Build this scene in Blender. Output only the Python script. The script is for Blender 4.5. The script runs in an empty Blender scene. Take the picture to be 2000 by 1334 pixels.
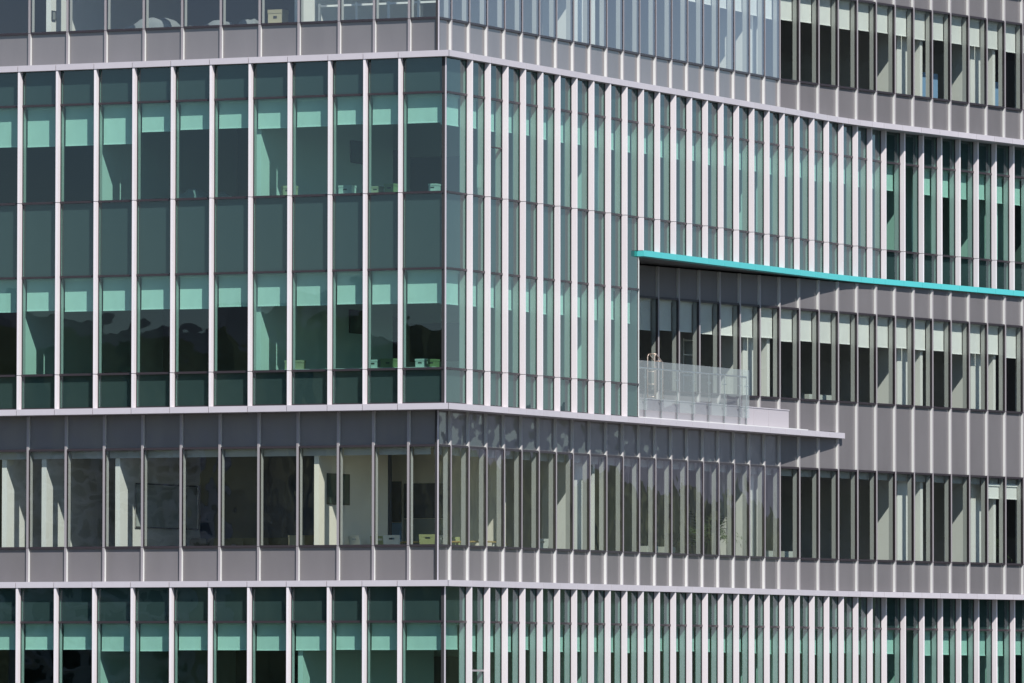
import bpy, bmesh, math, random
from mathutils import Vector, Matrix
R = math.radians
random.seed(7)
sc = bpy.context.scene
HC = 16.5                                   # camera height over the ground

# ------------------------------------------------------------------ camera, sky, sun, exposure
cam = bpy.data.cameras.new('camera'); camo = bpy.data.objects.new('camera', cam)
sc.collection.objects.link(camo); sc.camera = camo
cam.sensor_width = 36.0; cam.lens = 269.13; cam.clip_start = 1.0; cam.clip_end = 20000
camo.matrix_world = Matrix.Translation((0, 0, HC)) @ Matrix.Rotation(R(90 + 2.522), 4, 'X') @ Matrix.Rotation(R(0.071), 4, 'Z')

SUN_AZ, SUN_EL = R(21.5), R(44)               # azimuth: to the right of straight behind the camera
SDIR = Vector((math.sin(SUN_AZ) * math.cos(SUN_EL), -math.cos(SUN_AZ) * math.cos(SUN_EL), math.sin(SUN_EL)))
w = bpy.data.worlds.new('World'); sc.world = w; w.use_nodes = True
nt = w.node_tree; bg = nt.nodes['Background']
sky = nt.nodes.new('ShaderNodeTexSky'); sky.sky_type = 'NISHITA'; sky.sun_disc = False
sky.sun_elevation = SUN_EL; sky.sun_rotation = math.pi - SUN_AZ
sky.air_density = 0.72; sky.dust_density = 0.0; sky.ozone_density = 1.2
nt.links.new(sky.outputs[0], bg.inputs[0]); bg.inputs[1].default_value = 0.105
sun = bpy.data.lights.new('sun', 'SUN'); suno = bpy.data.objects.new('sun', sun)
sc.collection.objects.link(suno); sun.energy = 5.0; sun.angle = R(0.53); sun.color = (1.0, 0.965, 0.92)
suno.matrix_world = Matrix.Translation((0, 0, 80)) @ SDIR.to_track_quat('Z', 'Y').to_matrix().to_4x4()
sc.view_settings.view_transform = 'Standard'; sc.view_settings.look = 'None'
sc.view_settings.exposure = 0.3; sc.view_settings.gamma = 1.0; sc.view_settings.use_curve_mapping = False
cy = sc.cycles
cy.max_bounces = 10; cy.diffuse_bounces = 5; cy.glossy_bounces = 4; cy.transparent_max_bounces = 24
cy.caustics_reflective = False; cy.caustics_refractive = False; cy.use_denoising = True
cy.sample_clamp_indirect = 4.0

# ------------------------------------------------------------------ materials
MATS = {}
def new_mat(name):
    m = bpy.data.materials.new(name); m.use_nodes = True
    MATS[name] = m
    return m, m.node_tree.nodes, m.node_tree.links
def N(ns, t, **kw):
    n = ns.new(t)
    for k, v in kw.items(): setattr(n, k, v)
    return n
def paint(name, col, rough=.5, var=.05, grain=0., gscale=6., coat=0., coat_rough=.04, pillow=0., wob=0., metal=0., trans=0., streak=0.):
    """painted / plain surface: base colour, a little change from piece to piece, soft grime, optional glossy coat with its own waviness"""
    m, ns, ln = new_mat(name); b = ns['Principled BSDF']
    b.inputs['Roughness'].default_value = rough; b.inputs['Metallic'].default_value = metal
    oi = N(ns, 'ShaderNodeObjectInfo'); tc = N(ns, 'ShaderNodeTexCoord')
    add = N(ns, 'ShaderNodeVectorMath', operation='ADD')
    sc3 = N(ns, 'ShaderNodeVectorMath', operation='SCALE'); sc3.inputs[3].default_value = 37.0
    cmb = N(ns, 'ShaderNodeCombineXYZ')
    for i in range(3): ln.new(oi.outputs['Random'], cmb.inputs[i])
    ln.new(cmb.outputs[0], sc3.inputs[0]); ln.new(tc.outputs['Object'], add.inputs[0]); ln.new(sc3.outputs[0], add.inputs[1])
    mp = N(ns, 'ShaderNodeMapping'); mp.inputs['Scale'].default_value = (1, 1, 1 - .85 * streak)
    ln.new(add.outputs[0], mp.inputs[0])
    no = N(ns, 'ShaderNodeTexNoise'); no.inputs['Scale'].default_value = gscale; no.inputs['Detail'].default_value = 4
    ln.new(mp.outputs[0], no.inputs['Vector'])
    a = N(ns, 'ShaderNodeMath', operation='MULTIPLY_ADD'); a.inputs[1].default_value = var * 2; a.inputs[2].default_value = 1 - var
    ln.new(oi.outputs['Random'], a.inputs[0])
    g = N(ns, 'ShaderNodeMath', operation='MULTIPLY_ADD'); g.inputs[1].default_value = grain * 2; g.inputs[2].default_value = 1 - grain
    ln.new(no.outputs[0], g.inputs[0])
    mu = N(ns, 'ShaderNodeMath', operation='MULTIPLY'); ln.new(a.outputs[0], mu.inputs[0]); ln.new(g.outputs[0], mu.inputs[1])
    mix = N(ns, 'ShaderNodeVectorMath', operation='SCALE'); mix.inputs[0].default_value = col[:3]
    ln.new(mu.outputs[0], mix.inputs[3]); ln.new(mix.outputs[0], b.inputs['Base Color'])
    if coat:
        b.inputs['Coat Weight'].default_value = coat; b.inputs['Coat Roughness'].default_value = coat_rough
    if pillow or wob:
        sx = N(ns, 'ShaderNodeSeparateXYZ'); ln.new(tc.outputs['Object'], sx.inputs[0])
        h = None
        for k, f in ((0, pillow), (2, pillow * .5)):
            s2 = N(ns, 'ShaderNodeMath', operation='POWER'); ln.new(sx.outputs[k], s2.inputs[0]); s2.inputs[1].default_value = 2
            s3 = N(ns, 'ShaderNodeMath', operation='MULTIPLY'); ln.new(s2.outputs[0], s3.inputs[0]); s3.inputs[1].default_value = f
            if h is None: h = s3
            else:
                s4 = N(ns, 'ShaderNodeMath', operation='ADD'); ln.new(h.outputs[0], s4.inputs[0]); ln.new(s3.outputs[0], s4.inputs[1]); h = s4
        n2 = N(ns, 'ShaderNodeTexNoise'); n2.inputs['Scale'].default_value = 1.6; n2.inputs['Detail'].default_value = 1
        ln.new(add.outputs[0], n2.inputs['Vector'])
        s5 = N(ns, 'ShaderNodeMath', operation='MULTIPLY_ADD'); ln.new(n2.outputs[0], s5.inputs[0]); s5.inputs[1].default_value = wob
        ln.new(h.outputs[0], s5.inputs[2])
        bp = N(ns, 'ShaderNodeBump'); bp.inputs['Strength'].default_value = 1; bp.inputs['Distance'].default_value = 1
        ln.new(s5.outputs[0], bp.inputs['Height']); ln.new(bp.outputs[0], b.inputs['Coat Normal'])
    if trans: b.inputs['Transmission Weight'].default_value = trans
    return m
def glass(name, tint, wob, ior=1.55, gain=1.7, haze=0., hazecol=(.6, .65, .65), refl=(.97, .95, 1)):
    """thin pane: reflects by Fresnel on its outer face, lets tinted light through"""
    m, ns, ln = new_mat(name); ns.remove(ns['Principled BSDF']); out = ns['Material Output']
    geo = N(ns, 'ShaderNodeNewGeometry'); tc = N(ns, 'ShaderNodeTexCoord'); oi = N(ns, 'ShaderNodeObjectInfo')
    cmb = N(ns, 'ShaderNodeCombineXYZ')
    for i in range(3): ln.new(oi.outputs['Random'], cmb.inputs[i])
    s3 = N(ns, 'ShaderNodeVectorMath', operation='SCALE'); s3.inputs[3].default_value = 53.0; ln.new(cmb.outputs[0], s3.inputs[0])
    add = N(ns, 'ShaderNodeVectorMath', operation='ADD'); ln.new(tc.outputs['Object'], add.inputs[0]); ln.new(s3.outputs[0], add.inputs[1])
    no = N(ns, 'ShaderNodeTexNoise'); no.inputs['Scale'].default_value = 1.3; no.inputs['Detail'].default_value = 1.5
    ln.new(add.outputs[0], no.inputs['Vector'])
    bp = N(ns, 'ShaderNodeBump'); bp.inputs['Strength'].default_value = 1; bp.inputs['Distance'].default_value = 1
    wn = N(ns, 'ShaderNodeTexWhiteNoise', noise_dimensions='1D'); ln.new(oi.outputs['Random'], wn.inputs['W'])
    tl = N(ns, 'ShaderNodeVectorMath', operation='SUBTRACT'); ln.new(wn.outputs['Color'], tl.inputs[0]); tl.inputs[1].default_value = (.5, .5, .5)
    dt = N(ns, 'ShaderNodeVectorMath', operation='DOT_PRODUCT'); ln.new(tl.outputs[0], dt.inputs[0]); ln.new(tc.outputs['Object'], dt.inputs[1])
    h1_ = N(ns, 'ShaderNodeMath', operation='MULTIPLY'); ln.new(dt.outputs['Value'], h1_.inputs[0]); h1_.inputs[1].default_value = .0045
    h2_ = N(ns, 'ShaderNodeMath', operation='MULTIPLY_ADD'); ln.new(no.outputs[0], h2_.inputs[0]); h2_.inputs[1].default_value = wob; ln.new(h1_.outputs[0], h2_.inputs[2])
    ln.new(h2_.outputs[0], bp.inputs['Height'])
    fr = N(ns, 'ShaderNodeFresnel'); fr.inputs['IOR'].default_value = ior
    g = N(ns, 'ShaderNodeMath', operation='MULTIPLY', use_clamp=True); g.inputs[1].default_value = gain; ln.new(fr.outputs[0], g.inputs[0])
    fb = N(ns, 'ShaderNodeMath', operation='SUBTRACT'); fb.inputs[0].default_value = 1; ln.new(geo.outputs['Backfacing'], fb.inputs[1])
    ff = N(ns, 'ShaderNodeMath', operation='MULTIPLY'); ln.new(g.outputs[0], ff.inputs[0]); ln.new(fb.outputs[0], ff.inputs[1])
    tr = N(ns, 'ShaderNodeBsdfTransparent'); tr.inputs[0].default_value = tuple(math.sqrt(c) for c in tint) + (1,)
    gl = N(ns, 'ShaderNodeBsdfGlossy'); gl.inputs['Roughness'].default_value = .005; gl.inputs[0].default_value = refl + (1,)
    ln.new(bp.outputs[0], gl.inputs['Normal'])
    base = tr
    if haze:
        df = N(ns, 'ShaderNodeBsdfDiffuse'); df.inputs[0].default_value = hazecol + (1,)
        mh = N(ns, 'ShaderNodeMixShader'); mh.inputs[0].default_value = haze
        ln.new(tr.outputs[0], mh.inputs[1]); ln.new(df.outputs[0], mh.inputs[2]); base = mh
    mx = N(ns, 'ShaderNodeMixShader'); ln.new(ff.outputs[0], mx.inputs[0]); ln.new(base.outputs[0], mx.inputs[1]); ln.new(gl.outputs[0], mx.inputs[2])
    ln.new(mx.outputs[0], out.inputs[0])
    return m

paint('fin_metal', (.73, .675, .695), .38, .03, .06, 3, streak=1)
paint('ledge_metal', (.50, .465, .50), .4, .03, .05, 4)
paint('cap_metal', (.29, .265, .275), .4, .04)
paint('cheek_white', (.66, .66, .64), .45, .02)
paint('transom_dark', (.030, .022, .026), .35, .1, coat=.2)
paint('cladding_grey', (.152, .141, .145), .55, .07, .13, 2.2, coat=1.0, coat_rough=.015, pillow=.012, wob=.004, streak=.8)
paint('spandrel_backing', (.070, .066, .076), .6, .04, .03, 3)
paint('liner_white', (.41, .41, .40), .5, .03)
paint('blind_fabric', (.75, .75, .725), .9, .06, .10, 5, streak=.6)
paint('blind_bar', (.85, .85, .83), .5)
paint('warm_wall', (.80, .745, .65), .8, .02, .03, 1.5)
paint('interior_wall', (.72, .715, .69), .8, .03, .03, 1.5)
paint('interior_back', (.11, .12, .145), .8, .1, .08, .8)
paint('ceiling_white', (.62, .62, .60), .9)
paint('carpet', (.13, .125, .12), .95, .05, .1, 8)
paint('turquoise', (.085, .50, .51), .4, .0, .03, 2)
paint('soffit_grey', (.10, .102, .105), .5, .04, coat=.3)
paint('parapet_lilac', (.42, .385, .41), .5, .03, .03, 3)
paint('concrete', (.13, .127, .125), .85, .03, .1, 2)
paint('steel', (.62, .60, .58), .25, .05, metal=.9)
paint('brass_tube', (.62, .50, .42), .4, .05, metal=.6)
paint('joint_dark', (.03, .028, .03), .7)
paint('box_green', (.20, .24, .11), .6, .1)
paint('chair_green', (.32, .35, .17), .5, .1)
paint('chair_white', (.62, .64, .60), .5, .06)
paint('chair_dark', (.06, .058, .045), .6, .2)
paint('table_wood', (.42, .30, .12), .5, .08, .15, 4)
paint('table_white', (.72, .72, .70), .4, .04)
paint('card_board', (.38, .34, .23), .8, .08, .08, 6)
paint('box_white', (.50, .52, .49), .6, .05)
paint('picture_print', (.04, .075, .06), .5, .1, .6, 5)
paint('picture_frame', (.025, .03, .03), .4)
paint('board_glass', (.48, .52, .50), .2, coat=.6)
paint('blue_board', (.20, .34, .52), .7, .05, .04, 4)
paint('door_navy', (.03, .04, .075), .5, .1)
paint('door_grey', (.22, .24, .235), .6, .1)
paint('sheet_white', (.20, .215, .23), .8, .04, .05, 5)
paint('leaf_green', (.05, .085, .03), .5, .2, .25, 8)
paint('pot_clay', (.22, .17, .13), .8)
paint('trunk_brown', (.12, .085, .05), .9)
paint('hill_green', (.05, .065, .03), .95, .0, .7, .06)
paint('hill_haze', (.13, .145, .175), .95, .0, .3, .01)  # distance haze put into the hill colour: paler and bluer
paint('ground_grey', (.11, .11, .10), .95, .0, .25, .05)
paint('tower_dark', (.045, .042, .04), .5, .05, .2, .2)
paint('tower_glass', (.015, .018, .02), .1, .3)
glass('glass_green', (.525, .755, .69), .0009, 1.52, 1.4, refl=(.83, .94, .98))
glass('glass_clear', (.905, .95, .915), .0016, 1.52, 2.4, refl=(1, .93, .98))
glass('glass_rail', (.80, .85, .84), .0003, 1.5, 1.3, .10, (.50, .49, .51))

# ------------------------------------------------------------------ mesh helpers
COL = sc.collection
_cache = {}
def link(name, me, parent=None, loc=(0, 0, 0), rz=0.):
    o = bpy.data.objects.new(name, me); COL.objects.link(o)
    o.location = loc; o.rotation_euler = (0, 0, rz)
    if parent is not None:
        o.parent = parent
        pm = PMAT[parent.name]
        lm = Matrix.Translation(loc) @ Matrix.Rotation(rz, 4, 'Z')
        o.matrix_basis = pm.inverted() @ lm
    return o
PMAT = {}
def empty(name, loc, rz=0.):
    o = bpy.data.objects.new(name, None); COL.objects.link(o); o.empty_display_size = .3
    o.location = loc; o.rotation_euler = (0, 0, rz)
    PMAT[o.name] = Matrix.Translation(loc) @ Matrix.Rotation(rz, 4, 'Z')
    return o
def tag(o, label, cat, group=None, kind=None):
    if label: o['label'] = label
    if cat: o['category'] = cat
    if group: o['group'] = group
    if kind: o['kind'] = kind
    return o
def mesh_from(name, verts, faces, mats, idx=None, smooth=False):
    me = bpy.data.meshes.new(name); me.from_pydata([tuple(v) for v in verts], [], faces)
    for m in (mats if isinstance(mats, (list, tuple)) else [mats]): me.materials.append(MATS[m])
    if idx:
        for p, i in zip(me.polygons, idx): p.material_index = i
    if smooth:
        for p in me.polygons: p.use_smooth = True
    me.update()
    return me
BOXF = [(0, 3, 2, 1), (4, 5, 6, 7), (0, 1, 5, 4), (1, 2, 6, 5), (2, 3, 7, 6), (3, 0, 4, 7)]   # bottom top front(-y) right back left
def box_verts(x0, x1, y0, y1, z0, z1):
    return [(x0, y0, z0), (x1, y0, z0), (x1, y1, z0), (x0, y1, z0), (x0, y0, z1), (x1, y0, z1), (x1, y1, z1), (x0, y1, z1)]
def box_mesh(name, dx, dy, dz, mats, idx=None):
    key = (name, round(dx, 3), round(dy, 3), round(dz, 3), str(mats))
    if key not in _cache:
        _cache[key] = mesh_from(name, box_verts(-dx / 2, dx / 2, -dy / 2, dy / 2, -dz / 2, dz / 2), BOXF, mats, idx)
    return _cache[key]
class MB:
    """collects shapes into one mesh"""
    def __init__(s): s.v = []; s.f = []; s.i = []
    def add(s, v, f, m=0):
        o = len(s.v); s.v += [tuple(x) for x in v]; s.f += [tuple(k + o for k in q) for q in f]; s.i += [m] * len(f)
    def box(s, x0, x1, y0, y1, z0, z1, m=0): s.add(box_verts(x0, x1, y0, y1, z0, z1), BOXF, m)
    def tube(s, pts, r, n=8, m=0):
        pts = [Vector(p) for p in pts]; rings = []
        for i, p in enumerate(pts):
            d = (pts[min(i + 1, len(pts) - 1)] - pts[max(i - 1, 0)]).normalized()
            u = d.cross(Vector((.3, .2, 1)) if abs(d.z) < .9 else Vector((1, .1, 0))).normalized(); v = d.cross(u)
            rr = r[i] if isinstance(r, (list, tuple)) else r
            rings.append([p + (u * math.cos(2 * math.pi * k / n) + v * math.sin(2 * math.pi * k / n)) * rr for k in range(n)])
        vs = [x for q in rings for x in q]; fs = []
        for i in range(len(pts) - 1):
            for k in range(n):
                fs.append((i * n + k, i * n + (k + 1) % n, (i + 1) * n + (k + 1) % n, (i + 1) * n + k))
        fs.append(tuple(range(n))[::-1]); fs.append(tuple((len(pts) - 1) * n + k for k in range(n)))
        s.add(vs, fs, m)
    def mesh(s, name, mats, smooth=False): return mesh_from(name, s.v, s.f, mats, s.i, smooth)

# ------------------------------------------------------------------ plan of the building (metres)
AL, BE, TH = 0.43991, 1.13113, 0.14125
MR = 0.92921                                # module of the right wing
S1, S2 = 1.1102, 0.9241
GO = 0.34                                   # set-back of the grey storeys behind the glass of the finned ones
C2 = Vector((-1.47655, 169.25))
class Frame:
    def __init__(f, org, ang):
        f.o = Vector(org); f.a = ang; f.t = Vector((math.cos(ang), math.sin(ang))); f.n = Vector((-math.sin(ang), math.cos(ang)))  # n points inwards
    def p(f, s, d): return f.o + f.t * s + f.n * d
    def w(f, s, d, z): q = f.p(s, d); return Vector((q.x, q.y, z + HC))
FL = Frame(C2, -AL)
F1 = Frame(C2, BE)
F2 = Frame(F1.p(S1 + 26 * MR + .05, 0), BE - TH)
FI = Frame(F1.p(S1 + 20 * MR - .0875, GO), BE - TH)
def isect(fa, da, fb, db):
    """plan point where the line at depth da of facade fa crosses the one at depth db of fb"""
    A = fa.p(0, da); B = fb.p(0, db); d = B - A
    den = fa.t.x * fb.t.y - fa.t.y * fb.t.x
    s = (d.x * fb.t.y - d.y * fb.t.x) / den
    return A + fa.t * s
SILL = {k: 10.80 - 3.911 * k for k in range(-2, 5)}
HEAD = {k: SILL[k] + 2.17 for k in SILL}
FLOOR = {k: SILL[k] - .62 for k in SILL}
LT = {k: SILL[k] - .80 for k in SILL}       # ledge top under storey k
LB = {k: SILL[k] - .935 for k in SILL}      # ledge bottom
TR = .05

# grids: fin / mullion centres
GL = [-1.10 + .0275, -1.97 + .0275, -2.845 + .0275] + [-10.73 + .98227 * i + .0275 for i in range(7, -4, -1)]
GL = sorted(GL)                             # left to right, last one next to the corner
G1 = [S1 - .0275 + i * MR for i in range(27)]
G2 = [S2 - .0275 + i * MR for i in range(11)]
GI = [j * MR for j in range(-8, 16)]        # recessed grey wall; j = 0 at the inner bend

building = empty('office_building', (C2.x, C2.y, 0))
tag(building, 'glass office building with white fins, grey storeys and a turquoise strip along its right wing', 'building')

def fbox(name, fr, s0, s1, d0, d1, z0, z1, mats, idx=None, parent=building):
    me = box_mesh(name, s1 - s0, d1 - d0, z1 - z0, mats, idx)
    c = fr.w((s0 + s1) / 2, (d0 + d1) / 2, (z0 + z1) / 2)
    return link(name, me, parent, c, fr.a)
def prism(name, pts, z0, z1, mat, parent=building, kind=None):
    """upright prism over a plan polygon (counter-clockwise seen from above)"""
    ar = sum(pts[i].x * pts[(i + 1) % len(pts)].y - pts[(i + 1) % len(pts)].x * pts[i].y for i in range(len(pts)))
    if ar < 0: pts = pts[::-1]
    c = sum(pts, Vector((0, 0))) / len(pts); n = len(pts)
    v = [(q.x - c.x, q.y - c.y, 0) for q in pts] + [(q.x - c.x, q.y - c.y, z1 - z0) for q in pts]
    f = [tuple(range(n))[::-1], tuple(range(n, 2 * n))] + [(i, (i + 1) % n, n + (i + 1) % n, n + i) for i in range(n)]
    o = link(name, mesh_from(name, v, f, mat), parent, (c.x, c.y, z0 + HC))
    return o

MULI = [0, 0, 1, 0, 0, 0]
# ------------------------------------------------------------------ facade pieces
def fin(fr, s, z0, z1, dep=.142): fbox('fin', fr, s - .0275, s + .0275, -dep, -.017, z0, z1, 'fin_metal')
def liner(fr, s, d, z0, z1, dep=.155): fbox('mullion_liner', fr, s - .03, s + .03, d, d + dep, z0, z1, 'liner_white')
def frame(fr, s, z0, z1): fbox('frame', fr, s - .048, s + .048, -.016, -.0015, z0, z1, 'transom_dark')
def blind(fr, s0, s1, d, ztop, length):
    key = ('blind', round(s1 - s0, 2), round(length, 2))
    if key not in _cache:
        b = MB(); h = (s1 - s0) / 2; b.box(-h, h, -.003, .003, -length, 0, 0); b.box(-h, h, -.011, .011, -length - .022, -length, 1)
        b.box(-h, h, -.03, .035, -.06, .0, 1)
        _cache[key] = b.mesh('roller_blind', ['blind_fabric', 'blind_bar'])
    link('roller_blind', _cache[key], building, fr.w((s0 + s1) / 2, d, ztop), fr.a)
def o_bay(fr, s0, s1, rows, t0=0., t1=0.):
    """finned bay between the grid lines s0 and s1: glass rows, backing panels, blinds"""
    a, b = s0 + .031, s1 - .031
    for kind, z0, z1 in rows:
        if kind == 'v':
            fbox('window_pane', fr, a, b, .002, .016, z0, z1, 'glass_green')
            fbox('pelmet', fr, a + t0, b - t1, .175, .195, z1 - .03, z1 + .16, 'liner_white')
        else:
            fbox('spandrel_glass', fr, a, b, .002, .016, z0, z1, 'glass_green')
            fbox('spandrel_panel', fr, a + t0 * .35, b - t1 * .35, .072, .09, z0 - .02, z1 + .02, 'spandrel_backing')
def transom(fr, s0, s1, z, d0=-.030, d1=.066): fbox('transom', fr, s0, s1, d0, d1, z, z + TR, 'transom_dark')
def g_mullion(fr, s, z0, z1, w=.029):
    cuts = [h for h in (HEAD[-1] + TR / 2, HEAD[1] + TR / 2, HEAD[2] + TR / 2) if z0 + .1 < h < z1 - .1]
    zz = [z0] + cuts + [z1]
    for a, b in zip(zz, zz[1:]):
        vis = any(SILL[k] - .1 < a and b < HEAD[k] + .1 for k in (-1, 1, 2))
        me = box_mesh('mullion_v' if vis else 'mullion', 2 * w, .073, b - a, ['transom_dark' if vis else 'cheek_white', 'cap_metal'], MULI)
        link('mullion', me, building, fr.w(s, .0365, (a + b) / 2), fr.a)
def g_bay(fr, s0, s1, rows, t0=0., t1=0.):
    a, b = s0 + .036, s1 - .036
    for kind, z0, z1 in rows:
        if kind == 'v':
            fbox('window_pane', fr, a, b, .012, .026, z0, z1, 'glass_clear')
            fbox('pelmet', fr, a + t0, b - t1, .21, .23, z1 - .17, z1 + .14, 'liner_white')
        else:
            fbox('cladding_panel', fr, a + t0 * .28, b - t1 * .28, .062, .105, z0, z1, 'cladding_grey')

# --- finned storeys: left facade and right wing
upL = [('s', HEAD[0] + TR, LB[-1] - .002), ('v', SILL[0], HEAD[0]), ('s', HEAD[1] + TR, SILL[0] - TR), ('v', SILL[1], HEAD[1]), ('s', LT[1] + .03, SILL[1] - TR)]
upR = [('s', HEAD[0] + TR, LB[-1] - .002), ('v', SILL[0], HEAD[0]), ('s', LT[0] + .002, SILL[0] - TR)]
lowR = [('s', HEAD[3] + TR, LB[2] - .002), ('v', SILL[3], HEAD[3]), ('s', LT[3] + .002, SILL[3] - TR)]
recess = S1 + 10 * MR - .0275               # grid line where the terrace recess starts
BL0 = {}                                    # blind lengths of the upper storey, left
def fins_for(fr, s, spans):
    for z0, z1 in spans: fin(fr, s, z0, z1)
J = .007
span_up = [(SILL[0] - .025 + J, LB[-1] - .002), (SILL[1] - .025 + J, SILL[0] - .025 - J), (LT[1] + .002, SILL[1] - .025 - J)]
span_rec = [(SILL[0] - .025 + J, LB[-1] - .002), (LT[0] + .002, SILL[0] - .025 - J)]
span_low = [(SILL[3] - .025 + J, LB[2] - .002), (LT[3] + .002, SILL[3] - .025 - J)]
for i, s in enumerate(GL):
    fins_for(FL, s, span_up + span_low)
    for z0, z1 in ((LT[1], LB[-1]), (LT[3], LB[2])): liner(FL, s, .002, z0 + .01, z1 - .01); frame(FL, s, z0 + .004, z1 - .004)
edgesL = GL + [0.0]
for i in range(len(edgesL) - 1):
    a, b = edgesL[i], edgesL[i + 1]
    if i == len(edgesL) - 2: b = b - .01
    tt = .2 if i == len(edgesL) - 2 else 0.
    o_bay(FL, a, b, upL, 0, tt); o_bay(FL, a, b, lowR, 0, tt)
    l0 = .90 if a < -8.6 else .635
    e = b - .09 if i == len(edgesL) - 2 else b
    blind(FL, a + .05, e - .05, .188, HEAD[0] + .02, l0 + random.uniform(-.02, .02))
    blind(FL, a + .05, e - .05, .188, HEAD[1] + .02, .74 + random.uniform(-.02, .02))
    blind(FL, a + .05, e - .05, .188, HEAD[3] + .02, .61 + random.uniform(-.02, .02))
for i, s in enumerate(G1):
    fins_for(F1, s, (span_up if i < 10 else span_rec) + span_low)
    for z0, z1 in (((LT[1] if i < 10 else LT[0]), LB[-1]), (LT[3], LB[2])): liner(F1, s, .002, z0 + .01, z1 - .01); frame(F1, s, z0 + .004, z1 - .004)
edges1 = [0.0] + G1
for i in range(len(edges1) - 1):
    a, b = edges1[i], edges1[i + 1]
    if i == 0: a = a + .01
    tt = .2 if i == 0 else 0.
    o_bay(F1, a, b, upL if i <= 10 else upR, tt); o_bay(F1, a, b, lowR, tt)
    q = a + .09 if i == 0 else a
    blind(F1, q + .05, b - .05, .188, HEAD[0] + .02, .66 + random.uniform(-.03, .03))
    if i <= 10: blind(F1, q + .05, b - .05, .188, HEAD[1] + .02, .74 + random.uniform(-.03, .03))
    blind(F1, q + .05, b - .05, .188, HEAD[3] + .02, .61 + random.uniform(-.03, .03))
o_bay(F1, G1[-1], S1 + 26 * MR + .05, upR); o_bay(F1, G1[-1], S1 + 26 * MR + .05, lowR)
for i, s in enumerate(G2):
    fins_for(F2, s, span_rec + span_low)
    for z0, z1 in ((LT[0], LB[-1]), (LT[3], LB[2])): liner(F2, s, .002, z0 + .01, z1 - .01); frame(F2, s, z0 + .004, z1 - .004)
edges2 = [0.0] + G2
for i in range(len(edges2) - 1):
    a, b = edges2[i], edges2[i + 1]
    o_bay(F2, a, b, upR); o_bay(F2, a, b, lowR)
    if i != 1:
        blind(F2, a + .05, b - .05, .188, HEAD[0] + .02, .66 + random.uniform(-.03, .03))
        blind(F2, a + .05, b - .05, .188, HEAD[3] + .02, .61 + random.uniform(-.03, .03))
for z in (HEAD[0], SILL[0] - TR, HEAD[1], SILL[1] - TR, HEAD[3], SILL[3] - TR):
    transom(FL, GL[0], -.03, z)
    transom(F1, .03, S1 + 26 * MR if z not in (HEAD[1], SILL[1] - TR) else recess, z)
    if z not in (HEAD[1], SILL[1] - TR): transom(F2, .06, G2[-1], z)
for fr, a, b in ((FL, GL[0], -.03), (F1, .03, recess)): fbox('transom', fr, a, b, -.02, .068, LT[1] + .002, LT[1] + .03, 'transom_dark')
# opening-light rails of two windows and the corner posts
fbox('transom', F1, G1[1] + .03, G1[2] - .03, -.02, .05, 11.90, 11.93, 'transom_dark')
fbox('transom', F1, G1[0] + .03, G1[1] - .03, -.02, .05, .16, .20, 'cap_metal')
for z0, z1 in ((LT[1] + .002, LB[-1] - .002), (LT[3] + .002, LB[2] - .002)):
    prism('corner_post', [FL.p(-.006, -.02), FL.p(.02, -.02), FL.p(.02, .006), FL.p(-.006, .006)], z0, z1, 'ledge_metal')
    prism('corner_liner', [FL.p(-.085, -.012), FL.p(-.008, -.012), FL.p(-.008, .05), FL.p(-.085, .05)], z0, z1, 'joint_dark')

# --- grey storeys
FGL = Frame(FL.p(0, GO), FL.a); FG1 = Frame(F1.p(0, GO), F1.a)
GGL = [s for s in GL if s < -.5]; cornG = -GO
GG1 = [s - .06 for s in G1[:21]]
top_rows = [('p', LT[-1] + .012, SILL[-1] - TR), ('v', SILL[-1], HEAD[-1]), ('p', HEAD[-1] + TR, LB[-2])]
low_rows = [('p', HEAD[2] + TR, LB[1] - .002), ('v', SILL[2], HEAD[2]), ('p', LT[2] + .012, SILL[2] - TR)]
def grey_run(fr, grid, ends, rows_list, posts, left=True):
    for s in posts:
        for z0, z1, cuts in ((LT[-1], LB[-2], [SILL[-1] - .025]), (LT[2], LB[1] - .002, [SILL[2] - .025])):
            zz = [z0] + cuts + [z1]
            for q in range(len(zz) - 1): g_mullion(fr, s, zz[q] + (.006 if q else .004), zz[q + 1] - (.006 if q < len(zz) - 2 else .0))
            liner(fr, s, .075, z0 + .01, z1 - .01, .11)
    e = grid
    for i in range(len(e) - 1):
        for rows in rows_list: g_bay(fr, e[i], e[i + 1], rows, 0. if left or i else .25, .25 if left and i == len(e) - 2 else 0.)
grey_run(FGL, GGL + [-GO], None, [top_rows, low_rows], GGL)
grey_run(FG1, [GO] + GG1, None, [top_rows, low_rows], GG1[:-1], False)
for z in (HEAD[-1], SILL[-1] - TR, HEAD[2], SILL[2] - TR):
    fbox('transom', FGL, GL[0], -GO - .04, .008, .085, z, z + TR, 'transom_dark')
    fbox('transom', FG1, GO + .04, GG1[-1] - .02, .008, .085, z, z + TR, 'transom_dark')
    fbox('transom', FI, .06, GI[-1], .008, .085, z, z + TR, 'transom_dark')
for z in (HEAD[1], SILL[1] - TR): fbox('transom', FI, GI[0], GI[-1], .008, .085, z, z + TR, 'transom_dark')
for z0, z1 in ((LT[-1] + .002, LB[-2]), (LT[2] + .002, LB[1] - .002)):
    prism('corner_post', [FL.p(-GO - .016, GO), FL.p(-GO + .006, GO), FL.p(-GO + .006, GO + .03), FL.p(-GO - .016, GO + .03)], z0, z1, 'ledge_metal')
    prism('corner_liner', [FL.p(-GO - .075, GO + .006), FL.p(-GO - .018, GO + .006), FL.p(-GO - .018, GO + .10), FL.p(-GO - .075, GO + .10)], z0, z1, 'joint_dark')
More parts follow.
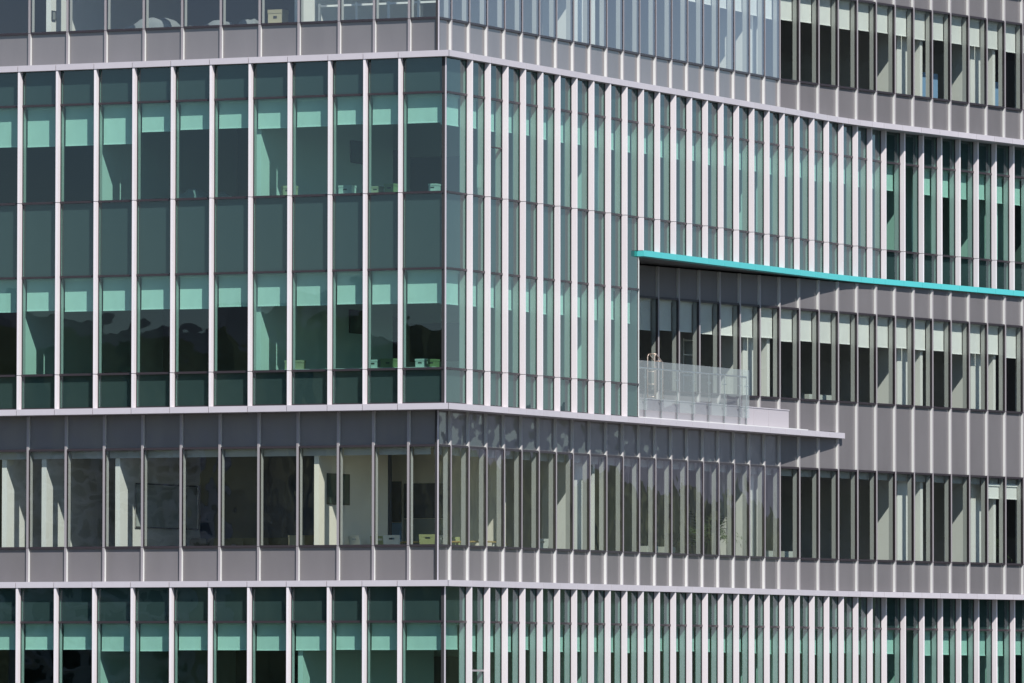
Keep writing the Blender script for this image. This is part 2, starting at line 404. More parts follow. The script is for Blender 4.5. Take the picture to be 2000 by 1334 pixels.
    # bottom flashing strips
# recessed / far grey wall
midI_hi = ('p', HEAD[1] + TR, LB[0] - .03)
for n_, s in enumerate(GI):
    j = n_ - 8
    zs = [(LT[1] + .012 if j < 4 else HEAD[2] + TR, LB[0] - .03)]
    if j >= 0: zs.append((LT[-1] + .004, LB[-2]))
    if j >= 0: zs.append((LT[2] + .004, LB[1] - .01 if j < 4 else HEAD[2] + TR - .004))
    for z0, z1 in zs:
        cuts = [z for z in (SILL[1] - .025, SILL[-1] - .025, SILL[2] - .025) if z0 < z < z1]
        zz = [z0] + cuts + [z1]
        for q in range(len(zz) - 1): g_mullion(FI, s, zz[q] + (.006 if q else 0), zz[q + 1] - (.006 if q < len(zz) - 2 else 0))
        liner(FI, s, .075, z0 + .01, z1 - .01, .11)
    if n_ == len(GI) - 1: break
    a, b = s, GI[n_ + 1]
    rows = [midI_hi, ('v', SILL[1], HEAD[1])]
    if j < 3: rows.append(('p', LT[1] + .03, SILL[1] - TR))
    else: rows.append(('p', HEAD[2] + TR, SILL[1] - TR))
    if j >= 0:
        rows += top_rows + low_rows[1:]
        if j < 3: rows.append(low_rows[0])
    g_bay(FI, a, b, rows)
    blind(FI, a + .05, b - .05, .205, HEAD[1] + .02, .76 + random.uniform(-.03, .03))
    if j >= 0: blind(FI, a + .05, b - .05, .205, HEAD[-1] + .02, .69 + random.uniform(-.03, .03))
    if j in (11, 12): blind(FI, a + .05, b - .05, .185, HEAD[2] - .14, .36)
for i in range(len(GG1) - 1):
    blind(FG1, GG1[i] + .05, GG1[i + 1] - .05, .205, HEAD[-1] + .02, .70 + random.uniform(-.03, .03))

# ------------------------------------------------------------------ ledges: mitred at the corner, bent gently in the right wing
B2 = -.53                                   # depth of the ledge front over the far finned wall
def ledge_run(name, k, mat, front=.158, start_recess=False, end_s=None, inner=.44):
    z0, z1 = LB[k], LT[k]
    pts = []                                 # (outer, inner)
    if not start_recess:
        for s in GL[0:]:
            q = s - .0275; pts.append((FL.p(q, -front), FL.p(q, inner)))
        pts.append((isect(FL, -front, F1, -front), isect(FL, inner, F1, inner)))
        js = [S1 + i * MR for i in range(27)]
    else:
        js = [S1 + 10 * MR - .055] + [S1 + i * MR for i in range(11, 27)]
    kk = isect(F1, -front, F2, B2); sk = (kk - F1.o).dot(F1.t)
    if end_s is not None:
        for s in js:
            if s < end_s: pts.append((F1.p(s, -front), F1.p(s, inner)))
        e = F1.p(end_s, -front); pts.append((e, F1.p(end_s + .1, inner if inner < .2 else .12)))
    else:
        for s in js:
            if s < sk - 1.3: pts.append((F1.p(s, -front), F1.p(s, inner)))
        a = F1.p(sk - 1.25, -front); b = kk; f2k = (kk - F2.o).dot(F2.t); c = F2.p(f2k + 1.25, B2)
        for t in (0, .25, .5, .75, 1.0):
            q = a * (1 - t) ** 2 + b * 2 * t * (1 - t) + c * t * t
            nn = F1.n.lerp(F2.n, t); pts.append((q, q + nn * (front + inner)))
        s = f2k + 1.25 + MR * .6
        while s < G2[-1]:
            pts.append((F2.p(s, B2), F2.p(s, B2 + front + inner))); s += MR
    for (o0, i0), (o1, i1) in zip(pts, pts[1:]):
        g = (o1 - o0).normalized() * .008
        prism(name, [o0 + g, o1 - g, i1 - g, i0 + g], z0, z1, mat)
    return pts
ledge_run('ledge_panel', -2, 'ledge_metal')
ledge_run('ledge_panel', -1, 'ledge_metal')
ledge_run('ledge_panel', 1, 'ledge_metal', end_s=S1 + 23.05 * MR)
ledge_run('ledge_panel', 2, 'ledge_metal')
ledge_run('ledge_panel', 3, 'ledge_metal')
ledge_run('turquoise_strip', 0, 'turquoise', front=.165, start_recess=True, inner=.10)
# soffit under the overhang, back to the recessed wall
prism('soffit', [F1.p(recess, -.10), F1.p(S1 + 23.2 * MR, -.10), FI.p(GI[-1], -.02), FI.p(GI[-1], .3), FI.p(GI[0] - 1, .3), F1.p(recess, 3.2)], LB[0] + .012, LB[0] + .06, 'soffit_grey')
# return wall at the end of the recess, terrace floor, parapet
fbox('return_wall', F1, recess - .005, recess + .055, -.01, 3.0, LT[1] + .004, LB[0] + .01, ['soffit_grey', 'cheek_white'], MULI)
prism('terrace_floor', [F1.p(recess + .05, -.10), F1.p(S1 + 22.9 * MR, -.10), FI.p(GI[11], .2), FI.p(GI[0] - 1.5, .2)], LT[1] - .10, LT[1] - .006, 'concrete')
pe = isect(F1, .28, FI, 0.0); pse = (pe - F1.o).dot(F1.t)
js = [recess + .06] + [S1 + i * MR - .02 for i in range(11, 20)] + [pse - .02]
for a, b in zip(js, js[1:]): fbox('parapet_panel', F1, a + .006, b - .006, .28, .36, LT[1] + .012, 6.57, 'parapet_lilac')
fbox('parapet_coping', F1, js[0], js[-1] + .01, .265, .40, 6.57, 6.59, 'ledge_metal')
fbox('ledge_flashing', F1, recess + .06, pse + .3, -.10, .26, LT[1] + .001, LT[1] + .022, 'cheek_white')
# glass balustrade hung outside the parapet
bal = empty('balustrade', tuple(F1.w(recess + .06, .18, 6.1)), F1.a)
bal.parent = building; bal.matrix_basis = PMAT[building.name].inverted() @ PMAT[bal.name]
js = [recess + .07] + [S1 + i * MR - .02 for i in range(11, 18)] + [S1 + 17.45 * MR]
for a, b in zip(js, js[1:]):
    fbox('glass_panel', F1, a + .008, b - .008, .17, .186, 6.30, 7.46, 'glass_rail', parent=bal)
    q = MB(); q.box(-.02, .02, -.006, .006, -.59, .59); q.box(-.10, .10, -.012, .012, .36, .385); q.box(-.10, .10, -.012, .012, -.17, -.145)
    if ('post',) not in _cache: _cache[('post',)] = q.mesh('post', 'steel')
    link('post', _cache[('post',)], bal, F1.w(b - .03 if b == js[-1] else b, .235, 6.70), F1.a)
m = MB(); m.tube([(js[0] - js[-1], 0, 0), (0, 0, 0)], .022); link('handrail', m.mesh('handrail', 'steel', True), bal, F1.w(js[-1] - .02, .25, 7.29), F1.a)

# ------------------------------------------------------------------ structure inside: slabs, ceilings, core, piers, partitions
E0 = .25
far = 11.5
def plan(kind, e):
    """outline of a floor, e metres behind the glass line"""
    bk = [F2.p(16, 16), FL.p(-16, 16)]
    if kind == 'O': return [FL.p(-13.6, e), isect(FL, e, F1, e), isect(F1, e, F2, e), F2.p(far, e), F2.p(far, 14), F1.p(14, 13), FL.p(-13.6, 14)]
    if kind == 'G': return [FL.p(-13.6, GO + e), isect(FL, GO + e, F1, GO + e), isect(F1, GO + e, FI, e), FI.p(14.5, e), FI.p(14.5, 14), F1.p(14, 13), FL.p(-13.6, 14)]
    return [FL.p(-13.6, e), isect(FL, e, F1, e), F1.p(recess - .1, e), isect(Frame(F1.p(recess - .1, 0), F1.a + math.pi / 2), 0, FI, e), FI.p(14.5, e), FI.p(14.5, 14), F1.p(14, 13), FL.p(-13.6, 14)]
KINDS = {-1: 'G', 0: 'O', 1: 'M', 2: 'G', 3: 'O'}
for k, kd in KINDS.items():
    prism('floor_slab', plan(kd, E0), FLOOR[k] - .25, FLOOR[k], 'carpet')
    prism('ceiling', plan(kd, E0), HEAD[k] + .13, HEAD[k] + .16, 'ceiling_white')
fbox('dark_partition', FL, -8.44, -3.56, 4.5, 4.6, FLOOR[2] + .01, HEAD[2] + .12, 'door_navy')
fbox('rear_wall', FL, -5.2, -1.2, 5.6, 5.7, FLOOR[2] + .01, HEAD[2] + .12, 'warm_wall')
fbox('interior_door', FL, -4.16, -3.80, 5.555, 5.598, SILL[2] + .62, SILL[2] + 1.55, 'door_navy')
fbox('door_panel', FL, -4.16, -3.80, 5.555, 5.598, FLOOR[2] + .02, SILL[2] + .60, 'blue_board')
fbox('wall_board', FL, -3.72, -2.70, 5.555, 5.598, SILL[2] + .70, SILL[2] + 1.50, 'door_navy')
fbox('wall_board', FL, -3.72, -2.70, 5.555, 5.598, FLOOR[2] + .02, SILL[2] + .68, 'door_grey')
prism('roof', plan('G', -.12), LB[-2] + .01, LB[-2] + .3, 'concrete')
D = 7.0
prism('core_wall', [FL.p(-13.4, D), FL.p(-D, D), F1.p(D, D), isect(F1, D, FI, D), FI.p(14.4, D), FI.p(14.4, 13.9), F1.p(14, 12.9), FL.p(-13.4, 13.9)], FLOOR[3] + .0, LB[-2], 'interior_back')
base = plan('O', .3)
prism('lower_wall', base, -HC, LB[3] + .06, 'concrete')
for fr, s0, s1, d0, d1 in ((FL, -13.7, -13.62, .3, 14), (FI, 14.52, 14.6, .3, 14)): fbox('end_wall', fr, s0, s1, d0, d1, LT[3], LB[-2], 'concrete')
def part(fr, s, k, d0, d1, th=.12, nm='partition_wall', mat='interior_wall'): return fbox(nm, fr, s - th / 2, s + th / 2, d0, d1, FLOOR[k] + .002, HEAD[k] + .128, mat)
GD = GO
for k, lst in {0: (-4.78, -8.85), 1: (-4.78, -10.80), 2: (-3.48, -8.52, -10.42, -11.45), 3: (-3.7, -8.85), -1: (-10.35, -4.0)}.items():
    off = GO if KINDS[k] == 'G' else 0
    for s in lst: part(FL, s, k, .26 + off, 4.1 if (k, s) == (2, -3.48) else D - .01, mat='warm_wall' if (k, s) == (2, -3.48) else 'interior_wall')
for k in (-1, 0, 1, 2, 3):
    off = GO if KINDS[k] == 'G' else 0
    for s in ((9.3, 19.15) if k != 1 else (9.3,)): part(F1, s, k, .30 + off, D - .01)
    # structural piers just behind the glass of the right wing
    for s in ((8.5, 18.4) if k != 1 else (8.5,)): fbox('pier', F1, s, s + .55, .42 + off, 1.25 + off, FLOOR[k] + .002, HEAD[k] + .128, 'interior_wall')
    if KINDS[k] != 'O':
        for j in (6, 10, 14) + ((-2,) if k == 1 else ()):
            s = j * MR + .85
            fbox('pier', FI, s, s + .62, .45, 1.25, FLOOR[k] + .002, HEAD[k] + .128, 'interior_wall')
            part(FI, s + .95, k, .30, D - .01)
    else:
        for s in (2.2, 6.0, 9.5): fbox('pier', F2, s, s + .6, .42, 1.2, FLOOR[k] + .002, HEAD[k] + .128, 'interior_wall'); part(F2, s + .9, k, .3, D)

# doors and dark boards on the end wall of the corner rooms (the wall at s = 9.3 of the right wing)
for k in (0, 1, 3):
    dn = fbox('interior_door', F1, 9.19, 9.235, 5.58, 6.45, FLOOR[k] + .01, FLOOR[k] + 2.25, 'door_navy')
    fbox('wall_board', F1, 9.20, 9.235, 4.0, 5.35, SILL[k] + .55, SILL[k] + 1.45, 'door_navy')

# ------------------------------------------------------------------ things in the rooms and on the terrace
def thing(name, label, cat, fr, s, d, z, rz=0., group=None):
    q = fr.w(s, d, z); o = empty(name, tuple(q), fr.a + rz); tag(o, label, cat, group); return o
def sub(o, name, mb, mats, smooth=False):
    me = mb.mesh(name, mats, smooth) if isinstance(mb, MB) else mb
    c = bpy.data.objects.new(name, me); COL.objects.link(c); c.parent = o; return c
_ch = {}
def chair(kind, label, fr, s, d, z, rz, group):
    o = thing('chair', label, 'chair', fr, s, d, z, rz, group)
    if kind not in _ch:
        mat = 'chair_' + kind
        st = MB(); st.box(-.21, .21, -.21, .20, .43, .455)
        bk = MB()
        if kind == 'dark':
            n = 10; pr = [(-.22, .50)] + [(-.22 + .06 * (1 - math.cos(t)), .78 + .06 * math.sin(t)) for t in [i * math.pi / 2 / 4 for i in range(5)]]
            pr += [(-x, z_) for x, z_ in pr[::-1]]; m_ = len(pr)
            bk.add([(x, .19 + .12 * (z_ - .5), z_) for x, z_ in pr] + [(x, .215 + .12 * (z_ - .5), z_) for x, z_ in pr],
                   [tuple(range(m_))[::-1], tuple(range(m_, 2 * m_))] + [(i, (i + 1) % m_, m_ + (i + 1) % m_, m_ + i) for i in range(m_)])
        else:
            def slab(x0, x1, z0, z1, t=.02):
                f = lambda x, y, z_: (x * (1 - .12 * (.86 - z_)), .19 + .16 * (z_ - .5) + y + .10 * x * x, z_)
                bk.add([f(*q) for q in box_verts(x0, x1, 0, t, z0, z1)], BOXF)
            slab(-.21, .21, .50, .76); slab(-.21, -.07, .76, .80); slab(.07, .21, .76, .80); slab(-.21, .21, .80, .86)
        lg = []
        for x in (-.18, .18):
            for y in (-.18, .17):
                l = MB(); l.tube([(x * 1.08, y * 1.1, 0), (x, y, .43)], .012, 6); lg.append(l.mesh('leg', 'steel', True))
        up = MB(); up.tube([(-.17, .17, .44), (-.17, .20, .56)], .012, 6); up.tube([(.17, .17, .44), (.17, .20, .56)], .012, 6)
        _ch[kind] = (st.mesh('seat', mat), bk.mesh('backrest', mat), lg, up.mesh('back_support', 'steel', True))
    st, bk, lg, up = _ch[kind]
    sub(o, 'seat', st, None); sub(o, 'backrest', bk, None); sub(o, 'back_support', up, None)
    for l in lg: sub(o, 'leg', l, None)
    return o
def table(label, fr, s, d, z, w, dp, h, mat, rz=0., group=None, name='table'):
    o = thing(name, label, 'table', fr, s, d, z, rz, group)
    t = MB(); t.box(-w / 2, w / 2, -dp / 2, dp / 2, h - .03, h); sub(o, 'table_top', t, mat)
    for x in (-1, 1):
        for y in (-1, 1):
            l = MB(); l.box(x * (w / 2 - .05) - .02, x * (w / 2 - .05) + .02, y * (dp / 2 - .05) - .02, y * (dp / 2 - .05) + .02, 0, h - .03); sub(o, 'leg', l, 'table_white')
    return o
def crate(label, fr, s, d, z, w, dp, h, mat, rz=0., group=None, cat='box'):
    o = thing('storage_box', label, cat, fr, s, d, z, rz, group)
    b = MB(); b.box(-w / 2, w / 2, -dp / 2, dp / 2, 0, h); sub(o, 'body', b, mat)
    l = MB(); l.box(-w / 2 - .008, w / 2 + .008, -dp / 2 - .008, dp / 2 + .008, h * .78, h + .006); sub(o, 'lid', l, mat)
    q = MB(); q.box(-.045, .045, -dp / 2 - .004, -dp / 2 - .001, h * .45, h * .62); sub(o, 'hand_hole', q, 'joint_dark')
    return o
F_ = FLOOR
# meeting room behind the corner, grey storey
cg = 'pale chairs in the corner meeting room'
chair('white', 'white chair with hand slot, near the glass between the last two panes', FL, -2.27, 2.2, F_[2], math.pi, cg)
chair('green', 'lime green chair beside the white partition with the picture', FL, -3.02, 3.0, F_[2], math.pi + .2, cg)
chair('white', 'faded white chair tucked against the picture wall', FL, -3.12, 2.25, F_[2], math.pi - .5, cg)
chair('green', 'lime green chair right behind the corner post', FL, -1.08, 1.6, F_[2], math.pi, cg)
chair('white', 'white chair just right of the corner post', FL, -1.0, 2.45, F_[2], 2.4, cg)
chair('green', 'lime green chair behind the second grey pane right of the corner', FL, -1.6, 4.14, F_[2], 1.2, cg)
chair('green', 'lime green chair alone behind the fifth pane right of the corner', F1, 5.8, 1.15, F_[2], .3, cg)
chair('white', 'pale chair farthest right in the corner room', F1, 7.25, 1.2, F_[2], math.pi - .3, cg)
table('wooden table between the white and green chairs of the corner room', FL, -2.35, 3.45, F_[2], 1.3, .7, .74, 'table_wood')
table('wooden table seen right behind the corner post', FL, -1.0, 3.35, F_[2], 1.0, .7, .74, 'table_wood')
table('wooden table by the right wing panes of the corner room', F1, 6.4, 2.1, F_[2], 1.2, .7, .74, 'table_wood')
dg = 'dark chairs in the dim meeting room'
for i, (s_, w_) in enumerate(((-7.58, 'leftmost dark chair of the dim meeting room row'), (-7.22, 'second dark chair from the left in the dim room'), (-6.71, 'third dark chair from the left in the dim room'), (-6.34, 'middle dark chair in the dim meeting room row'), (-5.98, 'third dark chair from the right in the dim room'), (-5.60, 'second dark chair from the right in the dim room'), (-5.24, 'rightmost dark chair, next to the beige cabinet'))):
    chair('dark', w_, FL, s_, 3.0 + (i % 2) * .12, F_[2], math.pi + random.uniform(-.2, .2), dg)
table('white table behind the dark chairs, left one', FL, -7.0, 3.75, F_[2], 1.5, .7, .74, 'table_white')
table('white table behind the dark chairs, right one', FL, -5.4, 3.75, F_[2], 1.3, .7, .74, 'table_white')
o = thing('cabinet', 'beige low cabinet right of the dark chairs', 'cabinet', FL, -4.55, 1.95, F_[2])
b = MB(); b.box(-.2, .2, -.22, .22, .04, .84); sub(o, 'body', b, 'card_board'); b = MB(); b.box(-.21, .21, -.23, .23, .84, .87); sub(o, 'top', b, 'card_board')
b = MB(); b.box(-.18, .18, -.20, .20, 0, .04); sub(o, 'plinth', b, 'joint_dark')
# whiteboard and pictures on the partitions (they face right, along the left facade)
def on_wall(name, label, cat, s_wall, d0, d1, z0, z1, mat, frame_mat, fw=.03):
    o = thing(name, label, cat, FL, s_wall, (d0 + d1) / 2, z0)
    h = z1 - z0; L = (d1 - d0) / 2
    b = MB(); b.box(.004, .022, -L + fw, L - fw, fw, h - fw); sub(o, 'panel', b, mat)
    b = MB(); b.box(.003, .03, -L, L, 0, fw); b.box(.003, .03, -L, L, h - fw, h); b.box(.003, .03, -L, -L + fw, fw, h - fw); b.box(.003, .03, L - fw, L, fw, h - fw)
    sub(o, 'frame', b, frame_mat); return o
on_wall('whiteboard', 'wide pale glass board on the partition left of the dark chairs', 'board', -8.46, 1.3, 4.4, 3.42, 4.44, 'board_glass', 'steel')
on_wall('picture', 'dark green picture on the white wall of the grey storey', 'picture', -3.42, .98, 2.10, 3.90, 4.60, 'picture_print', 'picture_frame')
on_wall('picture', 'dark picture on the partition in the upper finned storey', 'picture', -4.72, 4.75, 5.75, 11.84, 12.36, 'picture_print', 'picture_frame')
on_wall('picture', 'dark picture on the partition in the lower finned storey', 'picture', -4.72, 4.70, 5.35, 7.92, 8.46, 'picture_print', 'picture_frame')
on_wall('control_box', 'small dark control box on the white pier of the top storey', 'control box', -10.29, .62, .80, 15.0, 15.22, 'door_grey', 'picture_frame', .02)
# dust sheets over furniture
def heap(label, fr, s, d, z, w, dp, h, seed):
    o = thing('dust_sheet', label, 'dust sheet', fr, s, d, z)
    n, m_ = 26, 12; v = []; f = []
    rr = random.Random(seed); ph = [rr.uniform(0, 6) for _ in range(6)]
    for i in range(n + 1):
        for j in range(m_ + 1):
            u, t = i / n * 2 - 1, j / m_ * 2 - 1
            e = max(0, 1 - abs(u) ** 5) * max(0, 1 - abs(t) ** 5)
            hh = h * e ** .3 * (.86 + .08 * math.sin(u * 2.5 + ph[0]) + .035 * math.sin(u * 6 + ph[1]) * math.cos(t * 3 + ph[2]) + .012 * math.sin(u * 14 + t * 7 + ph[3]))
            v.append((u * w / 2, t * dp / 2, max(0, hh)))
    for i in range(n):
        for j in range(m_):
            a_ = i * (m_ + 1) + j; f.append((a_, a_ + m_ + 1, a_ + m_ + 2, a_ + 1))
    sub(o, 'sheet', mesh_from('sheet', v, f, 'sheet_white', smooth=True), None); return o
heap('white dust sheet over furniture behind the fourth top storey window', FL, -8.2, 1.55, F_[-1], 1.6, .9, 1.0, 1)
heap('white dust sheet over furniture in the middle of the top storey', FL, -6.75, 1.6, F_[-1], 1.3, .8, .92, 2)
heap('small white dust sheet left of the cardboard box, top storey', FL, -5.7, 1.6, F_[-1], .7, .7, .88, 3)
heap('grey dust sheet over furniture in the upper finned storey', FL, -7.1, 1.6, F_[0], .9, .8, .98, 4)
heap('low grey dust sheet in the upper finned storey, right one', FL, -6.2, 1.6, F_[0], .9, .8, .92, 5)
# top storey: cardboard box, white rack
table('white side table under the cardboard box', FL, -4.75, 1.2, F_[-1], .6, .5, .62, 'table_white')
crate('cardboard box on the side table of the top storey', FL, -4.78, 1.2, F_[-1] + .62, .36, .3, .36, 'card_board')
o = thing('rack', 'white tubular rack behind the last top storey windows', 'rack', FL, -2.3, 1.3, F_[-1])
for z_ in (.35, 1.02):
    b = MB(); b.box(-1.5, 1.5, -.02, .02, z_, z_ + .045); sub(o, 'rail', b, 'table_white')
for x in (-1.48, -.55, .25, 1.0, 1.48):
    b = MB(); b.box(x - .025, x + .025, -.022, .022, 0, 1.10); sub(o, 'post', b, 'table_white')
# counters along the windows with small boxes
def counter(label, fr, s0, s1, d, k, h):
    o = thing('window_counter', label, 'counter', fr, (s0 + s1) / 2, d, F_[k])
    L = (s1 - s0) / 2
    b = MB(); b.box(-L, L, -.2, .2, h - .03, h); sub(o, 'worktop', b, 'table_white')
    for x in (-L + .04, 0, L - .04):
        b = MB(); b.box(x - .02, x + .02, -.18, .18, 0, h - .03); sub(o, 'support', b, 'table_white')
counter('white counter under the corner windows of the upper finned storey', FL, -4.5, -.6, .85, 0, .66)
counter('white counter under the corner windows of the lower finned storey', FL, -4.5, -.6, .85, 1, .66)
bx = 'boxes on the window counters'
for lab, s_, k, w_, h_, mt in (
    ('beige box at the partition end of the upper counter', -4.30, 0, .30, .22, 'card_board'), ('white box with slot in the middle of the upper counter', -2.85, 0, .32, .19, 'box_white'),
    ('small beige box left of the last upper fin', -2.10, 0, .2, .15, 'card_board'), ('green box hiding behind the last upper fin', -1.75, 0, .24, .20, 'box_green'),
    ('small white device at the corner end of the upper counter', -.68, 0, .18, .17, 'box_white'),
    ('beige box at the partition end of the lower counter', -4.15, 1, .40, .20, 'card_board'), ('white box right of the tenth fin, lower counter', -2.15, 1, .22, .18, 'box_white'),
    ('green slotted box on the lower counter', -1.78, 1, .34, .20, 'box_green'), ('white box near the corner, lower counter', -.98, 1, .22, .18, 'box_white'), ('green box at the corner end of the lower counter', -.70, 1, .18, .17, 'box_green')):
    crate(lab, FL, s_, .85, F_[k] + .66, w_, .24, h_, mt, 0, bx)
for lab, fr, s_, d, k in (
    ('white box behind the eighth recess pane', FI, 2.75, .85, 1), ('white box behind the ninth recess pane', FI, 3.35, .85, 1),
    ('white box behind the first far pane of the grey storey', FI, 1.5, .8, 2), ('white box left of the inner bend, grey storey', F1, 20.3, GO + .75, 2),
    ('white box in the middle of the right grey windows', F1, 13.2, GO + .75, 2), ('second white box in the middle of the right grey windows', F1, 14.2, GO + .75, 2)):
    crate(lab, fr, s_, d, F_[k] + .0, .62, .4, .78, 'box_white', 0, 'white boxes by the right wing windows', 'cabinet')
# blue boards in the top storey of the far wall
def board(label, s0, s1):
    o = thing('divider_board', label, 'divider', FI, (s0 + s1) / 2, .95, F_[-1]); L = (s1 - s0) / 2
    b = MB(); b.box(-L, L, -.02, .02, .08, 1.38); sub(o, 'panel', b, 'blue_board')
    for x in (-L + .05, L - .05):
        b = MB(); b.box(x - .02, x + .02, -.15, .15, 0, .08); sub(o, 'foot', b, 'steel')
board('light blue divider board, left one in the far top storey', 8.25, 9.3)
board('light blue divider board, right one in the far top storey', 12.0, 12.6)
# shelf in the recess
o = thing('shelf_unit', 'white shelf unit behind the fourth recess pane', 'shelf', FI, -2.0, 1.5, F_[1])
for x in (-.32, .32):
    b = MB(); b.box(x - .015, x + .015, -.17, .17, 0, 2.0); sub(o, 'side_panel', b, 'table_white')
for z_ in (.1, .6, 1.1, 1.6, 1.95):
    b = MB(); b.box(-.305, .305, -.17, .17, z_, z_ + .025); sub(o, 'shelf', b, 'table_white')
# potted palms
def palm(label, fr, s, d, z, h, seed):
    o = thing('potted_palm', label, 'plant', fr, s, d, z); rr = random.Random(seed)
    b = MB(); b.tube([(0, 0, 0), (0, 0, .3), (0, 0, .34)], [.13, .18, .19], 12); sub(o, 'pot', b, 'pot_clay', True)
    b = MB(); b.tube([(0, 0, .3), (.02, .01, h * .35), (0, .02, h * .62)], [.035, .03, .022], 7); sub(o, 'trunk', b, 'trunk_brown', True)
    cr = MB()
    for q in range(22):
        a_ = rr.uniform(0, 6.28); el = rr.uniform(.2, 1.35); L = h * rr.uniform(.28, .45); z0 = h * rr.uniform(.45, .66)
        pts = []
        for i in range(7):
            t = i / 6; r_ = L * t * math.cos(el * (1 - .3 * t)); zz = z0 + L * t * math.sin(el) - L * .75 * t * t * math.cos(el)
            pts.append(Vector((r_ * math.cos(a_), r_ * math.sin(a_), zz)))
        sd = Vector((-math.sin(a_), math.cos(a_), 0))
        for i in range(1, 7):
            p_ = pts[i]; dr = (pts[i] - pts[i - 1]).normalized(); ll = .16 * h / 1.6 * (1 - .5 * i / 6)
            for sg in (-1, 1):
                tip = p_ + sd * sg * ll + dr * ll * .8 - Vector((0, 0, ll * .35)); c = dr * .014
                cr.add([p_ - c, p_ + c, tip], [(0, 1, 2)])
        for i in range(6):
            cr.add([pts[i] - sd * .005, pts[i] + sd * .005, pts[i + 1] + sd * .004, pts[i + 1] - sd * .004], [(0, 1, 2, 3)])
    sub(o, 'leaves', cr, 'leaf_green'); return o
palm('potted palm behind the twelfth far pane of the grey storey', FI, 12.15, 1.05, F_[2], 1.75, 4)
palm('tall potted palm behind the grey windows left of the inner bend', F1, 17.3, GO + .62, F_[2], 2.0, 9)
palm('second tall palm behind the grey windows left of the inner bend', F1, 16.4, GO + .75, F_[2], 1.8, 12)
# notice on the second white mullion
o = thing('notice_sheet', 'white notice hanging beside the second right fin, upper finned storey', 'notice', F1, G1[1] - .034, .11, 10.98)
b = MB(); b.box(-.003, .0, -.05, .06, 0, .52); sub(o, 'sheet', b, 'box_white')
# handrail hoop on the terrace
o = thing('ladder_handrail', 'bent metal ladder handrail standing up behind the terrace balustrade', 'handrail', F1, recess + 3.1, .95, LT[1], 0)
for y in (-.09, .09):
    b = MB(); b.tube([(-.22, y, 0), (-.22, y, 1.55), (-.20, y, 1.60), (-.14, y, 1.62), (.18, y, 1.46), (.24, y, 1.42), (.25, y, 1.34), (.25, y, 0)], .014, 8); sub(o, 'tube', b, 'brass_tube', True)
b = MB()
for z_ in (.3, .6, .9, 1.2): b.tube([(-.22, -.09, z_), (-.22, .09, z_)], .011, 6)
b.tube([(-.14, -.09, 1.62), (-.14, .09, 1.62)], .014, 6); b.tube([(.18, -.09, 1.46), (.18, .09, 1.46)], .014, 6)
sub(o, 'rung', b, 'brass_tube', True)

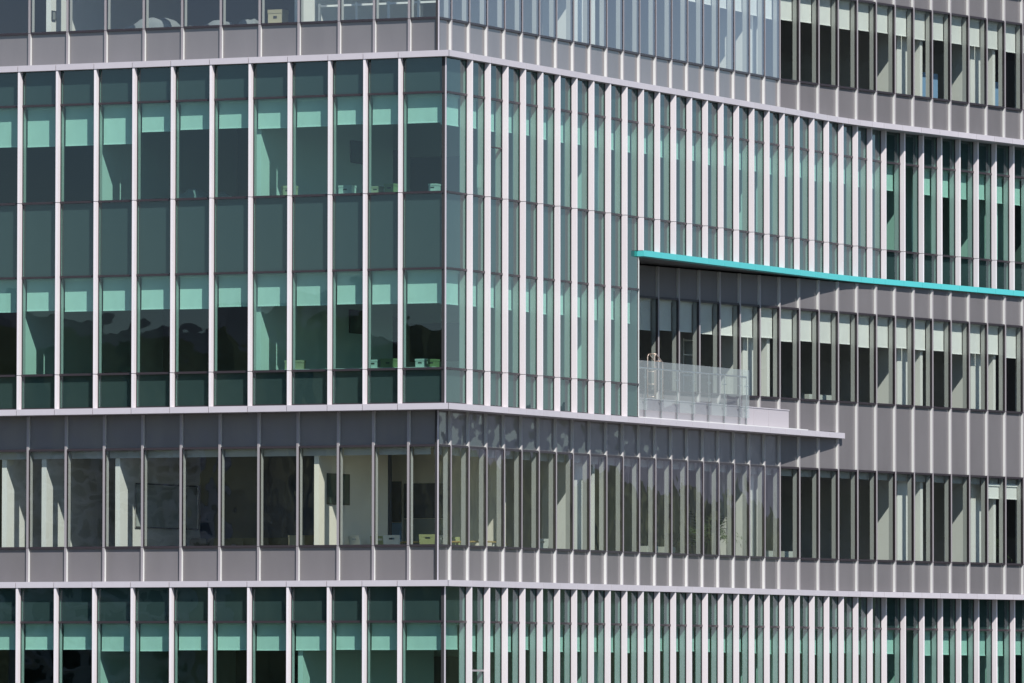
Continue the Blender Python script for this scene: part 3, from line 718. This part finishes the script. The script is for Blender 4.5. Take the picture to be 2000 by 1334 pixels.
# ------------------------------------------------------------------ ground, hills, added far ridges and a neighbour that the windows mirror
g = 9000
go = link('ground', mesh_from('ground', [(-g, -g, 0), (g, -g, 0), (g, g, 0), (-g, g, 0)], [(0, 1, 2, 3)], 'ground_grey')); tag(go, None, None, kind='structure')
def fbm(x, seed):
    v = 0; a = 1; f = 1
    for o in range(6):
        i = math.floor(x * f); t = x * f - i; t = t * t * (3 - 2 * t)
        h = lambda n: abs(math.modf(math.sin((n + seed * 131 + o * 17) * 12.9898) * 43758.5453)[0])
        v += a * (h(i) * (1 - t) + h(i + 1) * t); a *= .55; f *= 2.1
    return v
def ridge(az0, az1, dist, elev, amp, seed, n=420, fall=0., mat='hill_green'):
    """a wooded ridge seen mirrored: az from the building, compass style from +Y to the right"""
    vs = []; fs = []; rows = 7
    for i in range(n + 1):
        az = az0 + (az1 - az0) * i / n
        ev = elev + max(-R(.8), min(R(.3), fall * (az - (az0 + az1) / 2)))
        hgt = HC + (dist + 170) * math.tan(ev) * (.86 + .13 * fbm(i / n * 7, seed)) + amp * (fbm(i / n * 110, seed + 5) - 1)
        edge = min(1, i / 25, (n - i) / 25); hgt *= .2 + .8 * edge
        for r_ in range(rows):
            t = r_ / (rows - 1); d = dist + (t - .5) * 500
            z = hgt * math.sin(math.pi * t) ** .8 if 0 < t < 1 else -2
            vs.append((C2.x + d * math.sin(az), C2.y + d * math.cos(az), z))
    for i in range(n):
        for r_ in range(rows - 1):
            a = i * rows + r_; fs.append((a, a + 1, a + rows + 1, a + rows))
    return mesh_from('hills', vs, fs, mat)
h1 = link('hills', ridge(R(210), R(252), 1500, R(2.62), 6, 3)); tag(h1, None, None, kind='structure')
h2 = link('hills', ridge(R(38), R(62), 1500, R(1.60), 3.5, 8, fall=.22)); tag(h2, None, None, kind='structure')
for a0, a1, el_, sd_ in ((38, 62, 2.02, 21), (208, 254, 2.58, 27)):  # unseen far ridges, added to soften the contrast of the mirrored skyline
    added_ridge = link('hills', ridge(R(a0), R(a1), 4200, R(el_), 5, sd_, mat='hill_haze')); tag(added_ridge, None, None, kind='structure')
az_ = R(233.8); dd = 1100; fx, fy = C2.x + dd * math.sin(az_), C2.y + dd * math.cos(az_)
fb = empty('far_building', (fx, fy, 0), -az_)
tag(fb, 'pale far apartment block, mirrored in the leftmost grey storey windows', 'building')
def fsub(name, mb, mat): return link(name, mb.mesh(name, mat), fb, (fx, fy, 0), -az_)
m = MB(); m.box(-16, 16, -6, 6, 0, 58); fsub('wall', m, 'box_white')
for i in range(14):
    m = MB(); m.box(-15, 15, -6.9, -6.02, 3 + i * 4, 3.7 + i * 4); fsub('balcony', m, 'table_white')
    for x in (-12, -6, 0, 6, 12):
        m = MB(); m.box(x - 1.8, x + 1.8, -6.1, -6.01, 4 + i * 4, 6.2 + i * 4); fsub('window', m, 'tower_glass')
tw = empty('dark_tower', (167, 264, 0), R(24))
tag(tw, 'tall dark tower off to the right, mirrored in the far windows', 'building')
m = MB(); m.box(-9, 9, -19, 19, 0, 60); link('wall', m.mesh('wall', 'tower_dark'), tw, (167, 264, 0), R(24))
m = MB()
for z in range(3, 57, 4):
    m.box(-9.12, -9.01, -18, 18, z, z + 2.2)
link('window_band', m.mesh('window_band', 'tower_glass'), tw, (167, 264, 0), R(24))
